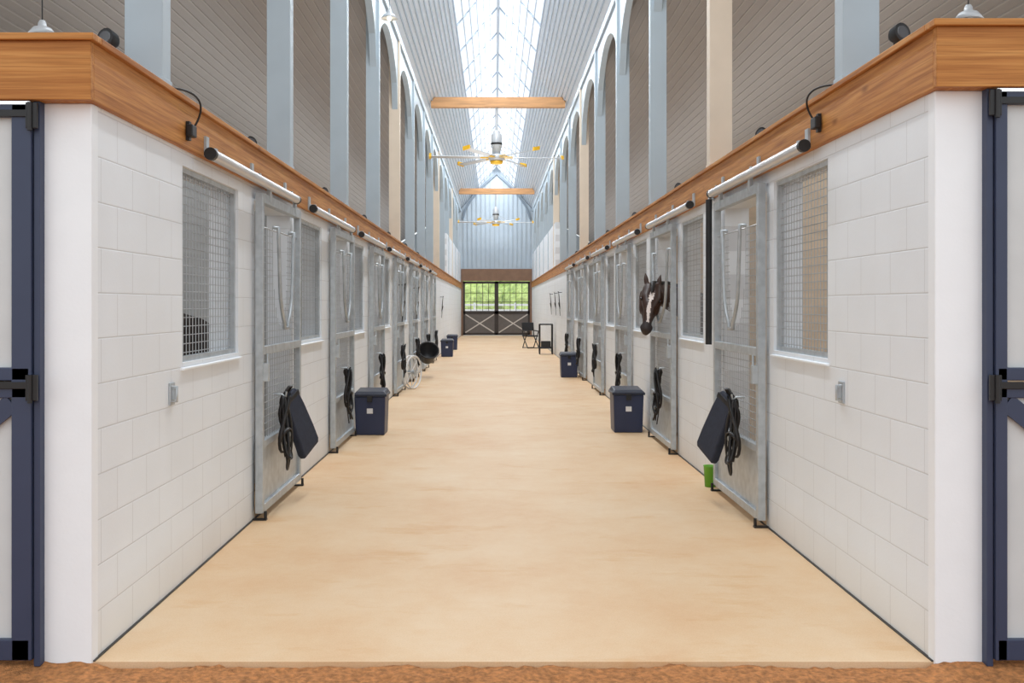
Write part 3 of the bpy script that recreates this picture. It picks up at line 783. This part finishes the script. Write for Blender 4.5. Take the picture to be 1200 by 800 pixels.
# ---------------------------------------------------------------- horses
def horse(origin, coat, neck, head, label, blaze, facing_dir):
    O = Vector(origin)
    segs = []
    def chain(pts):
        for a, b_ in zip(pts[:-1], pts[1:]): segs.append((Vector(a[:3]), a[3], Vector(b_[:3]), b_[3]))
    def L(x, y, z, r): return (O.x+x, O.y+y, O.z+z, r)
    chain([L(-.22,0,1.10,.25), L(.2,0,1.07,.31), L(.65,0,1.10,.32), L(1.0,0,1.19,.30), L(1.2,0,1.15,.23)])
    chain([L(-.18,0,1.27,.17), L(.1,0,1.30,.15), L(.5,0,1.28,.14), L(.95,0,1.32,.17)])
    for q in (-1, 1):
        chain([L(-.15,q*.14,1.05,.17), L(-.08,q*.16,.82,.10), L(-.12,q*.15,.48,.055), L(-.12,q*.15,.16,.038), L(-.14,q*.15,.09,.042), L(-.17,q*.15,.045,.05)])
        chain([L(1.02,q*.13,1.10,.22), L(.88,q*.17,.84,.14), L(1.12,q*.15,.60,.08), L(1.19,q*.15,.52,.055), L(1.14,q*.15,.17,.04), L(1.11,q*.15,.1,.042), L(1.08,q*.15,.045,.05)])
    chain(neck)
    P, Mz = Vector(head[0]), Vector(head[1]); A = (Mz-P); Ln = A.length; A.normalize()
    fd = Vector(facing_dir); fd = (fd-A*fd.dot(A)).normalized(); lat = A.cross(fd).normalized()
    def H(t, f, l, r): v = P+A*(t*Ln)+fd*f+lat*l; return (v.x, v.y, v.z, r)
    for q in (-1, 1):
        chain([H(.0,0,q*.025,.082), H(.22,.02,q*.044,.072), H(.45,.035,q*.020,.058)])
    chain([H(.4,.03,0,.072), H(.6,.035,0,.058), H(.8,.02,0,.052), H(.95,.005,0,.054)])
    for q in (-1, 1): chain([H(.10,-.06,q*.03,.105), H(.38,-.09,q*.025,.09)])
    chain([H(.38,-.09,0,.095), H(.7,-.05,0,.055), H(.97,-.035,0,.048)])
    for q in (-1, 1):
        chain([H(.25,.045,q*.072,.036), H(.36,.03,q*.058,.030)])
        chain([H(.92,.0,q*.036,.036), H(.99,-.005,q*.030,.029)])
        e0 = P+lat*q*.062+fd*.0-A*.04; ev = Vector((0, 0, 1))*0.9-A*0.3+lat*q*.18+fd*0.05; ev.normalize(); e1 = e0+ev*.15
        em = e0+(e1-e0)*.5
        chain([(e0.x,e0.y,e0.z,.026), (em.x,em.y,em.z,.030), (e1.x,e1.y,e1.z,.008)])
    bm = bmesh.new()
    for a, ra, b_, rb in segs:
        t = bmesh.new()
        for p, r in ((a, ra), (b_, rb)): bmesh.ops.create_icosphere(t, subdivisions=2, radius=r, matrix=Matrix.Translation(p-O))
        r_ = bmesh.ops.convex_hull(t, input=t.verts)
        bmesh.ops.delete(t, geom=[g_ for g_ in r_['geom_interior'] if isinstance(g_, bmesh.types.BMVert)], context='VERTS')
        tm = bpy.data.meshes.new('t'); t.to_mesh(tm); t.free(); bm.from_mesh(tm); bpy.data.meshes.remove(tm)
    me = bpy.data.meshes.new('horse_raw'); bm.to_mesh(me); bm.free()
    ob = bpy.data.objects.new('tmp', me); COL.objects.link(ob)
    r = ob.modifiers.new('r', 'REMESH'); r.mode = 'VOXEL'; r.voxel_size = 0.011; r.use_smooth_shade = True
    sm = ob.modifiers.new('s', 'SMOOTH'); sm.factor = 0.5; sm.iterations = 5
    bpy.context.view_layer.update()
    me2 = bpy.data.meshes.new_from_object(ob.evaluated_get(bpy.context.evaluated_depsgraph_get()))
    bpy.data.objects.remove(ob)
    body = bpy.data.objects.new('horse', me2); COL.objects.link(body); body.location = O
    me2.materials.clear()
    for m in (coat, M_WHITEH, M_MUZZ): me2.materials.append(m)
    for p in me2.polygons:
        p.use_smooth = True; c = p.center+O-P; tt = c.dot(A)/Ln; la = c.dot(lat); ff = c.dot(fd); nr = p.normal.dot(fd)
        p.material_index = 0
        if abs(la) < .12 and -.3 < ff < .2 and .0 < tt < 1.2:
            wid = .026 if .18 < tt < .34 else .017+.004*math.sin(tt*14)
            if blaze and .16 < tt < .86 and nr > .3 and abs(la+.006*math.sin(tt*9)) < wid: p.material_index = 1
            elif tt > .84: p.material_index = 2
        if (p.center.z+0) < 0.09: p.material_index = 2
    tag(body, label, 'horse')
    for q in (-1, 1):
        v = Vector(H(.31,.045,q*.102,0)[:3])-O
        MB().lathe([(0, -.017), (.012, -.012), (.017, 0), (.012, .012), (0, .017)], v, 14).to('eye', M_EYE, body)
    NP = [Vector(n_[:3])-O for n_ in neck]; NR = [n_[3] for n_ in neck]
    crest = []
    for i in range(len(NP)):
        t = (NP[min(i+1, len(NP)-1)]-NP[max(i-1, 0)]).normalized(); up = Vector((0,0,1)); up = (up-t*up.dot(t)).normalized()
        crest.append(NP[i]+up*(NR[i]*0.97))
    crest.append(P-O-A*0.08+fd*0.02)
    m = MB(); m.path(crest, [0.02]+[0.035]*(len(crest)-2)+[0.025], 8); m.to('mane', M_MANE, body)
    m = MB(); m.path([P-O-A*0.09, P-O-A*0.02+fd*.083, P-O+A*0.06+fd*.104, P-O+A*.12+fd*.104], [.03, .028, .016, .004], 8)
    m.to('forelock', M_MANE, body)
    MB().path([(1.36, 0, 1.25), (1.42, 0, 1.15), (1.43, 0, .9), (1.42, 0, .6), (1.40, 0, .38)], [.03, .04, .04, .04, .01], 10).to('tail', M_MANE, body)
    return body
hy = 11.62
horse((2.85, hy+0.10, 0), M_COATB,
      [(2.66, hy+.10, 1.22, .25), (2.38, hy+.10, 1.42, .20), (2.12, hy+.09, 1.58, .165), (1.90, hy+.05, 1.67, .13)],
      ((1.755, hy-.04, 1.72), (1.645, hy-.32, 1.27)),
      'dark bay horse with white blaze leaning its head out of stall', True, (-0.10, -0.95, 0.3))
horse((-3.43, 8.05, 0), M_COATD,
      [(-3.60, 8.05, 1.2, .24), (-3.95, 8.05, 1.3, .17), (-4.25, 8.05, 1.42, .13)],
      ((-4.33, 8.05, 1.45), (-4.63, 8.07, 0.95)),
      'dark brown horse standing inside stall behind mesh window', False, (-1, 0, 0.3))

# ---------------------------------------------------------------- light
w = bpy.data.worlds.new('world'); sc.world = w; w.use_nodes = True
bg = w.node_tree.nodes['Background']; bg.inputs['Color'].default_value = (0.93, 0.97, 1.0, 1); bg.inputs['Strength'].default_value = 1.32

def area(name, loc, sx, sy, rad, up, col=(1, 1, 1)):
    l = bpy.data.lights.new(name, 'AREA'); l.shape = 'RECTANGLE'; l.size = sx; l.size_y = sy; l.energy = rad*math.pi*sx*sy; l.color = col
    o = bpy.data.objects.new(name, l); COL.objects.link(o); o.location = loc
    if up: o.rotation_euler = (math.pi, 0, 0)
for s in (-1, 1):
    area('stall_fill_up', (s*3.7, 29, 2.95), 1.6, 48, 1.0, True, (1, 0.98, 0.96))  # added unseen panel in place of beam spotlights, brightens the lining
    area('stall_fill_down', (s*3.7, 29, 2.9), 1.2, 48, 0.5, False, (1, 0.98, 0.95))  # added unseen panel without a fixture, brightens the stall interiors
area('aisle_fill_up', (0.08, 29, 4.4), 1.2, 48, 1.25, True, (0.95, 0.98, 1))  # added one-sided panel, unseen from below, lifts the ceiling slopes
area('ridge_fill', (RX, 29, 8.50), 0.22, 48, 52, False, (0.95, 0.98, 1))  # added strip without a fixture, supplies aisle light the skylight glow lacks

cam = bpy.data.cameras.new('camera'); co = bpy.data.objects.new('camera', cam); COL.objects.link(co)
co.location = (0, 0, CZ); co.rotation_euler = (math.radians(90), 0, 0)
cam.sensor_width = 36; cam.lens = 36*F/1200; cam.shift_x = 20/1200; cam.shift_y = -42/1200; cam.clip_end = 500
sc.camera = co
